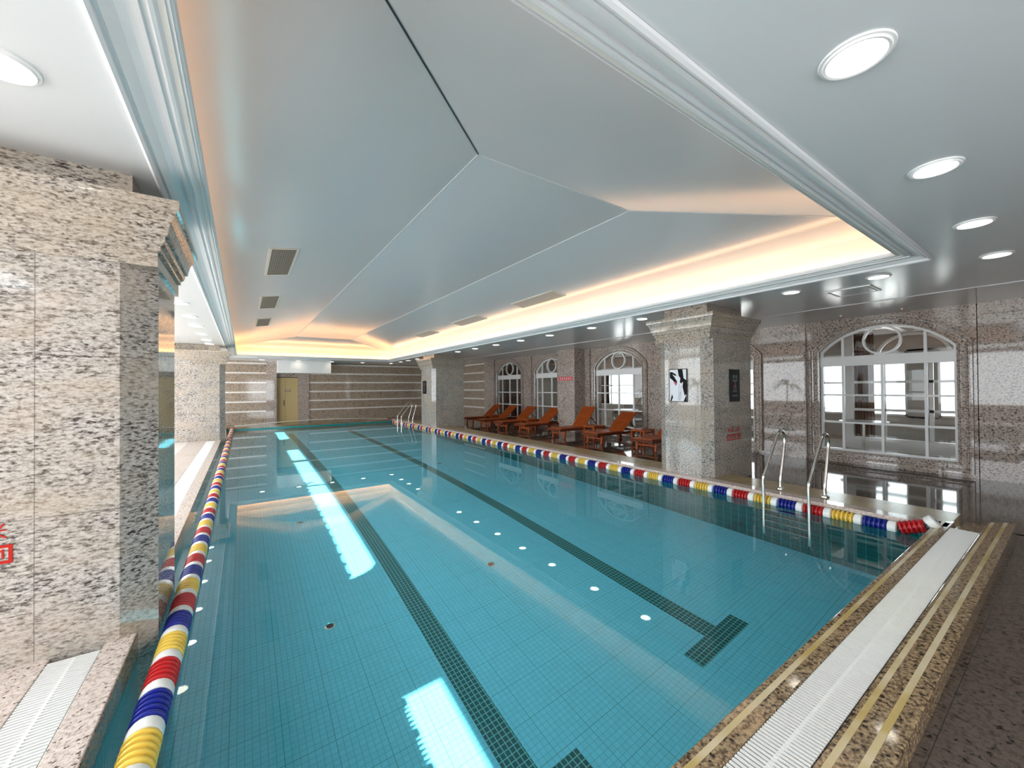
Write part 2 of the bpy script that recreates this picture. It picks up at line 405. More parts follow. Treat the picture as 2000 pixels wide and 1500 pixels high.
b = [(V['x0'], V['y0'], V['z']), (V['x1'], V['y0'], V['z']), (V['x1'], V['y1'], V['z']), (V['x0'], V['y1'], V['z'])]
m.add([*a, *b], [(0, 1, 5, 4), (1, 2, 6, 5), (2, 3, 7, 6), (3, 0, 4, 7), (4, 5, 6, 7)])
m.rectsweep(TX0-e, TX1+e, TY0-e, TY1+e, [(0, ze), (0, ze+.6)])
m.add([(x, y, 4.0) for x, y in ((TX0-e, TY0-e), (TX1+e, TY0-e), (TX1+e, TY1+e), (TX0-e, TY1+e))], [(0, 1, 2, 3)])
struct(m.build('ceiling_vault', M_VAULT))
# seams of the vault panels: open dark joint on the near left hip, fine light beads elsewhere
def seams(pairs, name, mat, w):
    mb = MB()
    for p, q in pairs:
        p, q = Vector(p)-Vector((0, 0, .003)), Vector(q)-Vector((0, 0, .003)); mb.obox(p, q, w, .006)
    struct(mb.build(name, mat))
seams([(b[0], tuple(Vector(b[0]).lerp(Vector(a[0]), .97)))], 'trim_vault_joint', M_DKMET, .010)
seams([(b[0], b[1]), (b[1], b[2]), (b[2], b[3]), (b[3], b[0])]+[(b[k], tuple(Vector(b[k]).lerp(Vector(a[k]), .97))) for k in (1, 2, 3)], 'trim_vault_beads', M_MOLD, .007)
# cove trough side and floor
struct(MB().rectsweep(TX0-e, TX1+e, TY0-e, TY1+e, [(.24, 2.955), (0, 2.955), (0, ze)]).build('ceiling_cove_trough', M_TROUGH))
# crown moulding
prof = [(-.012, ZC-.001), (-.010, ZC-.018), (.004, ZC-.026), (.018, ZC-.018), (.020, ZC+.004), (.030, ZC+.008), (.036, ZC-.002), (.050, ZC+.006), (.075, ZC+.022), (.105, ZC+.032), (.125, ZC+.034), (.127, ZC+.024), (.145, ZC+.024), (.147, ZC+.036), (.160, ZC+.038), (.172, ZC+.030), (.186, ZC+.034), (.200, ZC+.046), (.226, ZC+.052), (.230, ZC+.050), (.245, ZC+.056), (.250, ZC+.085), (.236, ZC+.088), (.235, ZC+.045)]
struct(MB().rectsweep(TX0, TX1, TY0, TY1, prof).build('trim_crown_moulding', M_MOLD))
# shallow reveal line in the ceiling near the window wall
struct(MB().box(8.44, 8.475, NY, FY, ZC-.008, ZC+.01).build('trim_ceiling_line', M_MOLD))

# ------------------------------------------------------------------ walls
m = MB(); NW = [(.4, 2.6)]; pv = LX-.2  # made-up window behind the camera, added to brighten the near end
m.box(LX-.2, RX+.4, NY-.2, NY, ZF-.1, .5); m.box(LX-.2, RX+.4, NY-.2, NY, 2.5, 3.2)
for a, b in NW: m.box(pv, a, NY-.2, NY, .5, 2.5); pv = b
m.box(pv, RX+.4, NY-.2, NY, .5, 2.5)
struct(m.build('wall_near', M_WALL))
for a, b in NW:
    o = lamp('daylight_portal', 'AREA', 1, shape='RECTANGLE', size=b-a, size_y=2.0); o.data.cycles.is_portal = True
    o.location = ((a+b)/2, NY-.01, 1.5); o.rotation_euler = (pi/2, 0, 0)
m = MB()
m.box(LX-.2, .9, FY, FY+.2, ZF-.1, 3.2); m.box(2.72, RX+.4, FY, FY+.2, ZF-.1, 3.2)
struct(m.build('wall_far', M_STRIPE))
m = MB(); m.box(.9, 1.325, FY-.12, FY+.3, ZF-.1, 3.2)
m.box(2.24, 2.66, FY+.05, FY+.3, ZF-.1, 3.2); m.box(2.66, 2.73, FY-.03, FY+.3, ZF-.1, 3.2); m.box(1.32, 2.25, FY+.1, FY+.3, 2.17, 3.2)
struct(m.build('wall_far_door_surround', M_WALL))
# left wall with tall window openings
m = MB(); LW = [(-2.8, -1.2), (-.9, 2.7), (2.95, 6.65), (6.95, 10.6), (10.95, 14.6), (14.95, 18.3), (18.7, 21.6)]
m.box(LX-.25, LX, NY, FY, ZF-.1, .72); m.box(LX-.25, LX, NY, FY, 2.8, 3.2)
prev = NY
for a, b in LW: m.box(LX-.25, LX, prev, a, .72, 2.8); prev = b
m.box(LX-.25, LX, prev, FY, .72, 2.8)
struct(m.build('wall_left', M_WALL))
for a, b in LW: portal(LX-.02, a, b, .72, 2.8, 1)

# right wall: arched openings
WC = [2.24, 5.50, 8.70, 12.10, 15.10]; HW = .975; ZB, ZS, ZA = .21, 2.24, 2.715
RA = (HW*HW + (ZA-ZS)**2)/(2*(ZA-ZS)); AH = math.asin(HW/RA)
def outline(c_, off=0.0, n=24, bottom=True):
    pts = []
    hw = HW+off; R_ = RA+off; zc = ZA-RA; th = math.asin(min(1, hw/R_))
    if bottom: pts.append((c_-hw, ZB-off))
    for i in range(n+1):
        t = -th + 2*th*i/n; pts.append((c_+R_*sin(t), zc+R_*cos(t)))
    if bottom: pts.append((c_+hw, ZB-off))
    return pts
m = MB(); xw, xb = RX, RX+.28; rec = 1.21
def yz(mb, y0, y1, z0, z1, x): mb.quad((x, y0, z0), (x, y0, z1), (x, y1, z1), (x, y1, z0))
m.box(xw-.0, xb, NY, 1.04, ZF-.1, 3.2)
for i, c_ in enumerate(WC):
    for s_ in (0, 1):
        x = xw if s_ == 0 else xb
        yz(m, c_-rec, c_-HW, ZF-.1, 3.2, x); yz(m, c_+HW, c_+rec, ZF-.1, 3.2, x); yz(m, c_-HW, c_+HW, ZF-.1, ZB, x)
        P = outline(c_)[1:-1]
        for p, q in zip(P[:-1], P[1:]): m.quad((x, p[0], p[1]), (x, p[0], 3.2), (x, q[0], 3.2), (x, q[0], q[1]))
    P = outline(c_)
    for p, q in zip(P, P[1:]+P[:1]): m.quad((xw, p[0], p[1]), (xb, p[0], p[1]), (xb, q[0], q[1]), (xw, q[0], q[1]))
    nxt = WC[i+1]-rec if i < 4 else 16.75
    if i < 4: m.box(xw-.055, xb, c_+rec+.005, nxt-.005, ZF-.1, 3.2)
    else: m.box(xw-.055, xb, c_+rec+.005, 17.25, ZF-.1, 3.2)
m.box(xw, xb, WC[0]-1.2, WC[0]-rec, ZF-.1, 3.2)
struct(m.build('wall_right', M_WALL))
struct(MB().box(xw+.01, xb, 17.25, FY, ZF-.1, 3.2).build('wall_right_striped', M_STRIPE))
# stone architraves
def sweep_outline(c_, prof):
    mb = MB(); L = []
    for off, x in prof: L.append([(x, p[0], p[1]) for p in outline(c_, off)])
    n = len(L[0]); vs = [v for l in L for v in l]; fs = []
    for i in range(len(L)-1):
        for k in range(n): fs.append((i*n+k, i*n+(k+1) % n, (i+1)*n+(k+1) % n, (i+1)*n+k))
    return mb.add(vs, fs)
AP = [(0, xw+.05), (0, xw-.035), (.03, xw-.045), (.035, xw-.03), (.10, xw-.03), (.105, xw-.045), (.125, xw-.05), (.13, xw-.035), (.145, xw-.035), (.15, xw-.05), (.18, xw-.055), (.185, xw)]
for i, c_ in enumerate(WC):
    struct(sweep_outline(c_, AP).build('trim_%d' % (i+1), M_WALL))
# windows
def bar(mb, y0, y1, z0, z1, x0, x1): mb.box(x0, x1, y0, y1, z0, z1)
for i, c_ in enumerate(WC):
    w = bpy.data.objects.new('window_%d' % (i+1), None); COL.objects.link(w); struct(w); w.location = (0, 0, 0)
    x0, x1 = xw+.03, xw+.10
    n = sweep_outline(c_, [(0, x0), (0, x1), (-.04, x1), (-.04, x0), (0, x0)]); n.build('frame', M_WHITE, w)
    MB().box(x0-.02, x1, c_-HW, c_+HW, 1.945, 2.14).build('transom', M_WHITE, w)
    mb = MB()
    for dy in (-.59, 0, .60): mb.box(x0+.005, x1-.01, c_+dy-.021, c_+dy+.021, ZB, 1.95)
    for z in (1.35, .79): mb.box(x0+.01, x1-.015, c_-HW, c_+HW, z-.018, z+.018)
    for dy in (-.59, .60): mb.box(x0+.005, x1-.01, c_+dy-.02, c_+dy+.02, 2.13, ZA-RA+sqrt(RA**2-dy*dy)-.01)
    mb.build('muntins', M_WHITE, w)
    R1, R2, zc = .285, .25, 2.425; mb = MB(); n = 36; vs = []
    for (r, x) in ((R1, x0-.01), (R1, x1), (R2, x1), (R2, x0-.01)): vs += [(x, c_+r*cos(2*pi*k/n), zc+r*sin(2*pi*k/n)) for k in range(n)]
    mb.add(vs, [(j*n+k, j*n+(k+1) % n, ((j+1) % 4)*n+(k+1) % n, ((j+1) % 4)*n+k) for j in range(4) for k in range(n)])
    mb.build('circle_ornament', M_WHITE, w, smooth=True)
    P = outline(c_, -.02); mb = MB(); mb.add([(xw+.065, y, z) for y, z in P], [tuple(range(len(P)))]); mb.build('glass_pane', M_GLASS, w)

# hall beyond the arched windows
HX = 15.6
struct(MB().box(RX+.28, HX+.3, NY-1, 27, ZF-.1, ZF).build('floor_hall', M_LOBBYF))
m = MB(); m.box(RX+.28, HX+.3, NY-1, 27, 3.1, 3.3)
struct(m.build('ceiling_hall', M_ORANGE))
m = MB()
for y in [y0*1.15-2 for y0 in range(26)]: m.box(RX+.3, HX, y, y+.22, 2.95, 3.1)
for x in (11.6, 13.2, 14.8): m.box(x, x+.2, NY-1, 27, 2.97, 3.1)
struct(m.build('ceiling_hall_beams', M_WHITE))
m = MB(); HWN = [(.6, 2.3), (2.9, 5.2), (6.2, 8.9), (9.5, 12.0), (12.4, 15.2)]
m.box(HX, HX+.2, NY-1, 27, ZF, .65); m.box(HX, HX+.2, NY-1, 27, 2.5, 3.2); pv = NY-1
for a, b in HWN: m.box(HX, HX+.2, pv, a, .6, 2.55); pv = b
m.box(HX, HX+.2, pv, 27, .6, 2.55); m.box(RX+.3, HX, 27, 27.2, ZF, 3.2); m.box(RX+.3, HX, NY-1.2, NY-1, ZF, 3.2)
struct(m.build('wall_hall', M_LOBBYW))
for a, b in HWN: portal(HX+.02, a, b, .65, 2.5, -1)
for i, (a, b) in enumerate(HWN):
    m = MB()
    for y in (a, (a+b)/2, b-.05): m.box(HX+.02, HX+.08, y, y+.05, .65, 2.5)
    for z in (.65, 1.6, 2.45): m.box(HX+.02, HX+.08, a, b, z, z+.05)
    w = m.build('window_%d' % (i+6), M_WHITE); struct(w)
    MB().quad((HX+.05, a, .65), (HX+.05, b, .65), (HX+.05, b, 2.5), (HX+.05, a, 2.5)).build('glass_pane', M_GLASS, w)
# glazed partition with white frames seen through the nearest window
t = thing('glazed_partition', 'white framed glazed partition in the hall seen through the nearest arched window', 'partition', (12.6, 1.2, ZF))
m = MB()
for y in (-.1, .72, 1.5, 2.1): m.box(-.03, .03, y, y+.07, 0, 2.25)
for z in (0.25, .95, 1.62, 2.2): m.box(-.03, .03, -.1, 2.17, z, z+.06)
m.box(-.05, .05, 2.1, 2.3, 0, 3.0); m.box(-.04, .04, -.1, 2.2, 0, .3); m.build('frame', M_WHITE, t)
MB().quad((0, -.1, .3), (0, 2.1, .3), (0, 2.1, 2.2), (0, -.1, 2.2)).build('glass_pane', M_GLASS, t)
m = MB(); n = 28; vs = []
for (r, x) in ((.62, -.03), (.62, .03), (.56, .03), (.56, -.03)): vs += [(x, 1.05+r*cos(pi*k/(n-1)), 2.25+r*sin(pi*k/(n-1))*.85) for k in range(n)]
m.add(vs, [(j*n+k, j*n+k+1, ((j+1) % 4)*n+k+1, ((j+1) % 4)*n+k) for j in range(4) for k in range(n-1)]).build('arch', M_WHITE, t)
def drape(name, label, x, y0, y1, mat, amp=.05, z1=2.9, grp=None):
    n = 60; vs = []; fs = []
    for k in range(n+1):
        y = y0+(y1-y0)*k/n; xx = x+amp*sin(k*1.15)
        vs += [(xx, y, ZF+.01), (xx, y, z1), (xx+.02, y, ZF+.01), (xx+.02, y, z1)]
    for k in range(n):
        a_ = k*4; fs += [(a_, a_+4, a_+5, a_+1), (a_+2, a_+3, a_+7, a_+6), (a_+1, a_+5, a_+7, a_+3)]
    return tag(MB().add(vs, fs).build(name, mat, smooth=True), label, 'curtain', grp)
drape('curtain', 'brown curtain hanging behind the arched window farthest from the camera', 12.0, 16.6, 19.6, M_CURTAIN)
drape('curtain', 'dark brown drape in the hall, left part of the nearest arched window', 13.4, 3.1, 3.75, M_CURTAIN)
struct(MB().box(12.6, 12.8, 13.2, 16.2, ZF, 3.1).box(13.2, 15.6, 19.8, 20.0, ZF, 3.1).build('wall_hall_partition', M_LOBBYW))
def sofa(loc, label):
    t = thing('lobby_sofa', label, 'sofa', loc, 0, 'grey sofas in the hall')
    MB().box(-.4, .4, -.8, .8, .12, .42).build('seat', M_SOFA, t, bevel=.03)
    MB().box(.28, .45, -.85, .85, .12, .8).build('backrest', M_SOFA, t, bevel=.04)
    for s_ in (-1, 1): MB().box(-.4, .4, s_*.86-.08, s_*.86+.08, .1, .58).build('armrest', M_SOFA, t, bevel=.03)
    for sx_ in (-.33, .33):
        for sy_ in (-.85, .85): MB().box(sx_-.03, sx_+.03, sy_-.03, sy_+.03, 0, .13).build('leg', M_DKMET, t)
sofa((13.8, 10.9, ZF), 'grey sofa in the hall seen through the third arched window')
sofa((13.2, 7.6, ZF), 'grey sofa in the hall seen past the near right pillar')
def hall_table(loc, label):
    t = thing('lobby_table', label, 'table', loc, 0, 'white round tables in the hall')
    MB().lathe([(0, .70), (.45, .70), (.45, .73), (0, .73)], 28).build('tabletop', M_WHITE, t)
    MB().lathe([(.03, .02), (.03, .70)], 12).build('pedestal', M_STEEL, t, smooth=True)
    MB().lathe([(.25, 0), (.25, .02), (0, .025)], 24).build('base', M_STEEL, t, smooth=True)
hall_table((12.0, 9.9, ZF), 'white round table in the hall seen through the third arched window')
hall_table((12.1, 3.0, ZF), 'white round table in the hall seen through the nearest arched window')

# ------------------------------------------------------------------ pillars
def pillar(x0, x1, y0, y1, side, cx, cy, zb, label):
    """side +1: pool lies at +x (chamfers on the x1 side); -1: pool at -x"""
    t = thing('pillar', label, 'pillar', ((x0+x1)/2, (y0+y1)/2, 0), 0, 'granite pillars beside the pool')
    ox, oy = (x0+x1)/2, (y0+y1)/2; X0, X1, Y0, Y1 = x0-ox, x1-ox, y0-oy, y1-oy
    if side > 0: P = [(X0, Y0), (X1-cx, Y0), (X1, Y0+cy), (X1, Y1-cy), (X1-cx, Y1), (X0, Y1)]
    else: P = [(X0+cx, Y0), (X1, Y0), (X1, Y1), (X0+cx, Y1), (X0, Y1-cy), (X0, Y0+cy)]
    m = MB(); m.prism(P, zb, 2.33)
    m.rectsweep(X0, X1, Y0, Y1, [(.004, 2.140), (-.004, 2.142), (-.004, 2.147), (.004, 2.149)]) if False else None
    sh = m.build('shaft', M_GRAN, t)
    prof = [(.10, 2.33), (-.012, 2.33), (-.012, 2.425), (-.026, 2.428), (-.026, 2.455), (-.045, 2.475), (-.052, 2.50), (-.052, 2.515), (-.066, 2.52), (-.072, 2.56), (-.082, 2.60), (-.105, 2.645), (-.112, 2.66), (-.125, 2.665), (-.128, 2.69), (-.128, 2.725), (.2, 2.727)]
    MB().rectsweep(X0, X1, Y0, Y1, prof).build('capital', M_GRANC, t)
    MB().box(X0+.1, X1-.12, Y0+.09, Y1-.09, 2.70, ZC+.01).build('neck', M_GRANC, t)
    return t
pillar(-1.80, -.45, 3.27, 4.20, 1, .16, .11, ZP, 'nearest granite pillar standing at the left pool edge')
pillar(6.15, 7.50, 3.40, 4.37, -1, .11, .16, ZF-.02, 'granite pillar beside the chrome ladder, with a framed poster on it')
pillar(-1.80, -.45, 14.6, 15.6, 1, .13, .13, ZP, 'distant granite pillar at the left pool edge near the far wall')
pillar(6.02, 7.35, 14.2, 15.5, -1, .13, .13, ZF-.02, 'distant granite pillar between the far ladder and the loungers')
t = thing('pillar', 'plain square granite pillar without capital between the loungers, with a red banner', 'pillar', (9.9, 10.62, ZF))
MB().box(-.30, .30, -.46, .46, -.01, ZC-ZF+.01).build('shaft', M_WALL, t)

# ------------------------------------------------------------------ near: door, box, far wall things
struct(MB().box(1.3, 2.3, FY+.31, FY+.35, ZF, 2.3).build('wall_far_door_light_stop', M_BLACK))  # unseen black sheet added to stop light leaking round the door
d1 = bpy.data.objects.new('door_1', None); COL.objects.link(d1); struct(d1); d1.location = (1.325, FY+.12, ZF)
MB().box(0, .36, 0, .05, 0, 2.17).build('leaf', M_DOOR, d1, bevel=.004)
MB().box(.366, .915, 0, .05, 0, 2.17).build('leaf', M_DOOR, d1, bevel=.004)
MB().box(.30, .33, -.05, 0, .80, 1.08).build('handle', M_DKMET, d1, bevel=.004)
sg = thing('door_sign', 'small brown sign plate on the pale yellow door', 'sign', (1.80, FY+.115, 1.50))
MB().box(-.12, .12, -.006, 0, -.05, .05).build('plate', simple('sign_brown', (.22, .12, .07), .5), sg)
m = MB(); random.seed(3)
for k in range(3): m.box(-.085+k*.06, -.045+k*.06, -.008, -.006, -.025, .025)
m.build('lettering', M_CREAM, sg)
struct(MB().box(1.33, 3.60, 21.15, FY, 2.34, ZC+.01).build('ceiling_bulkhead', M_WHITE))
# pale hose lying along the far curb
pts = [(1.0+4.9*i/40, 19.55+.12*sin(pi*i/40), ZK+.012+.02*sin(pi*i/40)) for i in range(41)]
hs = MB().tube([(-.3+6.2*i/60, 19.64, ZK+.016+.10*max(0, sin(pi*i/60))**1.5) for i in range(61)], .016, 8).build('hose', simple('clear_hose', (.72, .70, .64), .2), smooth=True)
tag(hs, 'pale hose stretched along the far pool curb in front of the door', 'hose')

# ------------------------------------------------------------------ downlights
def downlight():
    t = thing('downlight', '', 'ceiling light', (0, 0, 0), 0, 'round recessed ceiling downlights')
    MB().lathe([(.094, -.004), (.098, -.014), (.108, -.016), (.112, -.008), (.122, -.007), (.124, 0)], 40).build('trim_ring', M_WHITE, t, smooth=True)
    MB().disc(.095, -.0045, 40, down=True).build('lens', M_LENS, t)
    return t
D0 = downlight(); first = True
dl = []
for i, (x, nm) in enumerate(((.58, 'out'), (2.08, 'largest round downlight, above the near right part of the ceiling'), (3.57, 'second downlight of the near row, counting from the largest'), (5.07, 'third downlight of the near row, counting from the largest'), (6.51, 'near row downlight at the corner closest to the window wall'))):
    if i: dl.append((x, .52, nm))
ry = [1.457, 2.404, 3.70, 4.98, 6.35, 7.83, 9.12, 10.45, 11.8, 13.1, 14.45, 15.8, 17.2, 18.4, 19.5]
rn = ['downlight by the ceiling access panel', 'downlight between access panel and near right pillar', 'downlight hidden behind the near right pillar capital', 'downlight just past the near right pillar']
for i, y in enumerate(ry):
    if i == 2: continue
    dl.append((6.55, y, rn[i] if i < 4 else '%s downlight past the near right pillar in the row above the loungers' % ('second third fourth fifth sixth seventh eighth ninth tenth eleventh twelfth'.split()[i-4])))
for i, y in enumerate((2.5, 3.8, 5.15, 6.5, 7.85, 9.2, 10.5, 11.95, 13.3, 14.4)):
    if i == 0: dl.append((-.83, y, 'cut off downlight at the left picture edge above the nearest pillar'))
    elif i > 3: dl.append((-.80, y, '%s downlight of the left row seen past the nearest pillar' % ('first second third fourth fifth sixth'.split()[i-4])))
for i, x in enumerate((.7, 2.15, 3.6, 5.05, 6.5)):
    dl.append((x, 20.9, '%s small downlight of the far row before the striped wall' % ('first second third fourth fifth'.split()[i])))
for i, (x, y, nm) in enumerate(dl):
    o = D0 if i == 0 else copy_tree(D0)
    o.location = (x, y, ZC); o['label'] = nm
# ceiling vents
def vent(cx, cy, w, l, side):
    dense = .022 if side > 0 else .011
    t = thing('ceiling_vent', '', 'ceiling vent', (0, 0, 0), 0, 'air vents in the sloping vault')
    fr = .03; z = -.012
    m = MB()
    for (a, b, c_, d) in ((-w/2, w/2, -l/2, -l/2+fr), (-w/2, w/2, l/2-fr, l/2), (-w/2, -w/2+fr, -l/2+fr, l/2-fr), (w/2-fr, w/2, -l/2+fr, l/2-fr)): m.box(a, b, c_, d, z, .002)
    m.build('frame', M_CREAM, t)
    MB().box(-w/2+fr, w/2-fr, -l/2+fr, l/2-fr, -.002, .004).build('backing', M_BLACK, t)
    m = MB(); y = -l/2+fr
    while y < l/2-fr: m.box(-w/2+fr, w/2-fr, y, y+dense, -.010, -.002); y += .03
    x = -w/2+fr
    while x < w/2-fr: m.box(x, x+.006, -l/2+fr, l/2-fr, -.009, -.003); x += .028
    m.build('slats', M_VENTP if side > 0 else M_VENTD, t)
    sl = (V['z']-ze)/(V['x0']-(TX0-e)) if side < 0 else (V['z']-ze)/((TX1+e)-V['x1'])
    zz = V['z'] - sl*((V['x0']-cx) if side < 0 else (cx-V['x1']))
    t.location = (cx, cy, zz-.003); t.rotation_euler = (0, (-math.atan(sl) if side < 0 else math.atan(sl)), 0)
    return t
nm = {(-1, 0): 'dark square vent on the left slope of the vault, nearest of three', (-1, 1): 'middle vent on the left slope of the vault', (-1, 2): 'smallest, farthest vent on the left slope of the vault',
      (1, 0): 'long grey vent on the right slope of the vault, nearest of three', (1, 1): 'middle vent on the right slope of the vault', (1, 2): 'farthest vent on the right slope of the vault'}
for i, y in enumerate((6.85, 10.1, 13.2)): vent(.47, y, .36, 1.48, -1)['label'] = nm[(-1, i)]
for i, y in enumerate((6.72, 9.85, 13.0)): vent(5.26, y, .36, 1.48, 1)['label'] = nm[(1, i)]
t = thing('access_panel', 'white framed square access panel in the flat ceiling near the window wall', 'ceiling panel', (7.25, 1.89, ZC))
m = MB()
for (a, b, c_, d) in ((-.27, .27, -.25, -.22), (-.27, .27, .22, .25), (-.27, -.24, -.22, .22), (.24, .27, -.22, .22)): m.box(a, b, c_, d, -.012, .003)
m.build('frame', M_WHITE, t)
MB().box(-.225, .225, -.205, .205, -.010, .003).build('hatch', M_CEIL, t)
MB().box(-.24, .24, -.22, .22, -.002, .002).build('gap', M_BLACK, t)
for i, (x, y) in enumerate(((9.72, 2.72), (9.75, 1.86), (9.72, 9.3), (9.62, 8.3), (9.7, 15.9), (9.65, 14.9))):
    t = thing('sprinkler_head', ('tiny ceiling sprinkler left of the nearest arched window top', 'tiny ceiling sprinkler above the nearest arched window', 'tiny ceiling sprinkler just right of the plain square pillar', 'tiny ceiling sprinkler above the third arched window', 'tiny ceiling sprinkler left of the farthest arched window', 'tiny ceiling sprinkler above the farthest arched window')[i], 'sprinkler', (x, y, ZC), 0, 'ceiling sprinklers along the window wall')
    MB().lathe([(.03, 0), (.03, -.006), (.012, -.01)], 16).build('rosette', M_STEEL, t, smooth=True)
    MB().lathe([(.006, -.008), (.006, -.035), (.014, -.036), (.0, -.038)], 10).build('bulb', simple('sprinkler_red', (.7, .12, .08), .3), t, smooth=True)

# ------------------------------------------------------------------ ladders
def arc_smooth(P, n=8):
    P = [Vector(p) for p in P]; out = []
    Q = [P[0]]+P+[P[-1]]
    for i in range(1, len(Q)-2):
        for k in range(n):
            t_ = k/n; a_, b_, c_, d_ = Q[i-1], Q[i], Q[i+1], Q[i+2]
            out.append(.5*((2*b_)+(-a_+c_)*t_+(2*a_-5*b_+4*c_-d_)*t_*t_+(-a_+3*b_-3*c_+d_)*t_**3))
    out.append(P[-1]); return out
def ladder(y, label):
    t = thing('pool_ladder', label, 'ladder', (5.828, y, 0), 0, 'chrome pool ladders')
    for s_ in (-.26, .26):
        P = [(0, s_, -1.25), (0, s_, -.6), (0, s_, .0), (0, s_, .30), (.05, s_, .375), (.20, s_, .56), (.38, s_, .77), (.46, s_, .865), (.555, s_, .905), (.645, s_, .87), (.68, s_, .77), (.645, s_, .62), (.565, s_, .34), (.53, s_, .22), (.52, s_, .09)]
        MB().tube(arc_smooth(P, 6), .0195, 14).build('handrail', M_STEEL, t, smooth=True)
        MB().lathe([(.0, .030), (.028, .030), (.034, .020), (.048, .012), (.05, 0)], 20, (.52, s_, ZK)).build('flange', M_STEEL, t, smooth=True)
    for z in (-.22, -.47, -.72, -.97):
        MB().box(-.035, .045, -.25, .25, z-.012, z+.012).build('step', M_STEEL, t, bevel=.006)
ladder(2.24, 'chrome pool ladder in the near right corner of the pool')
ladder(17.55, 'small distant chrome pool ladder at the far right end of the pool')

# ------------------------------------------------------------------ lane ropes
def float_group_mesh(name, mat, L=.205):
    m = MB(); R = .072; n = 5; seg = L/n
    prof = [(.022, 0)]
    for i in range(n):
        b_ = i*seg
        prof += [(.034, b_+.0005), (.036, b_+seg*.16), (.058, b_+seg*.20), (.070, b_+seg*.28), (R, b_+seg*.38), (R, b_+seg*.56), (.070, b_+seg*.66), (.058, b_+seg*.74), (.036, b_+seg*.78), (.034, b_+seg*.98)]
    prof += [(.022, L)]
    m.lathe(prof, 20, axis='y')
    for k in range(6):
        a = 2*pi*k/6; m.obox((.046*cos(a), 0, .046*sin(a)), (.046*cos(a), L, .046*sin(a)), .006, .022, (cos(a+1e-3), 0, sin(a+1e-3)))
    me = m.build(name, mat, smooth=True).data; return me
def white_mesh():
    m = MB(); L = .082; m.lathe([(.02, 0), (.05, 0), (.066, .008), (.070, .02), (.070, L-.02), (.066, L-.008), (.05, L), (.02, L)], 20, axis='y')
    return m.build('white_float', M_WPL, smooth=True).data
me_w = white_mesh(); tmp = [o for o in COL.objects if o.name.startswith('white_float')]
cm = {}
for nme, mt in (('red_float', M_RED), ('blue_float', M_BLUE), ('yellow_float', M_YEL)): cm[nme] = float_group_mesh(nme, mt)
for o in list(COL.objects):
    if o.name.split('.')[0] in ('white_float', 'red_float', 'blue_float', 'yellow_float'): bpy.data.objects.remove(o)
def rope(fx, label, order, y0, y1, step=.29, tail=None):
    """fx(y) -> (x, z) of the rope at y; white float first, then a coloured one"""
    t = thing('lane_rope', label, 'lane rope', (0, 0, 0), 0, 'coloured lane ropes floating along the pool edges')
    pts = []
    y = y0; i = 0
    while y < y1:
        for me, a, L, nme in ((me_w, y, .082, 'white_float'), (cm[order[i % 3]], y+.0825, .205, order[i % 3])):
            p, q = Vector((fx(a)[0], a, fx(a)[1])), Vector((fx(a+L)[0], a+L, fx(a+L)[1]))
            o = bpy.data.objects.new(nme, me); COL.objects.link(o); o.parent = t
            d = (q-p).normalized(); o.location = p
            o.rotation_euler = Vector((0, 1, 0)).rotation_difference(d).to_euler()
            pts.append(p)
        y += step; i += 1
    MB().tube(pts, .008, 6).build('cable', M_DKMET, t, smooth=True)
    return t
zr = WZ+.032
random.seed(5)
def fr(y):
    k = max(0, 1.22-y)/.3
    return (5.924+.045*max(0, k-.75), zr+.145*k*k)
rope(fr, 'lane rope of red, blue and yellow floats along the right pool edge', ['red_float', 'blue_float', 'yellow_float'], .905, 18.9, .2907)
def fl(y): return (-.366-.012*max(0, 3.2-y), zr)
rope(fl, 'lane rope of yellow, red and blue floats along the left pool edge', ['blue_float', 'red_float', 'yellow_float'], 1.557, 19.0, .285)

# ------------------------------------------------------------------ signs and poster
t = thing('poster', 'framed black, white and red abstract poster on the near right pillar', 'poster', (6.143, 3.95, 1.575))
MB().box(-.012, .0, -.16, .16, -.275, .275).build('board', simple('poster_white', (.78, .78, .82), .5, spec=.2), t)
m = MB()
for a_, b_, c_, d_ in ((-.165, .165, -.28, -.27), (-.165, .165, .27, .28), (-.165, -.158, -.27, .27), (.158, .165, -.27, .27)): m.box(-.016, .0, a_, b_, c_, d_)
m.build('frame', M_BLK, t)
def flat(poly, x=-.0135):   # (u across the poster from its left seen from the pool, v up)
    mb = MB(); mb.xprism([(-(u-.5)*.31, (v-.5)*.54) for u, v in poly], x-.001, -.012); return mb
def art(polys, mat, name, x=-.0135):
    mb = MB()
    for p in polys: mb.xprism([(-(u-.5)*.31, (v-.5)*.54) for u, v in p], x, -.0119)
    mb.build(name, mat, t)
art([[(.5, 1), (.78, 1), (.85, .72), (1, .66), (1, .22), (.9, .18), (.78, .45), (.82, .62), (.70, .56), (.62, .60), (.66, .72), (.56, .80)],
     [(.02, .92), (.14, .93), (.42, .84), (.36, .80), (.16, .86), (.30, .76), (.46, .62), (.42, .52), (.20, .66), (.02, .74)],
     [(.03, 0), (.14, .22), (.20, .12), (.10, 0)], [(.84, 0), (.98, .2), (1, 0)]], simple('poster_black', (.008, .008, .01), .6, spec=.1), 'black_shapes')
art([[(.20, .66), (.30, .62), (.46, .58), (.38, .48)]], simple('poster_red', (.45, .03, .05), .4), 'red_shape', -.0142)
art([[(.50, .05), (.52, .05), (.60, .55), (.58, .55)], [(.66, .05), (.68, .05), (.72, .5), (.70, .5)], [(.56, .02), (.60, .02), (.66, .3), (.62, .3)]], simple('poster_grey', (.35, .35, .40), .5), 'grey_strokes')

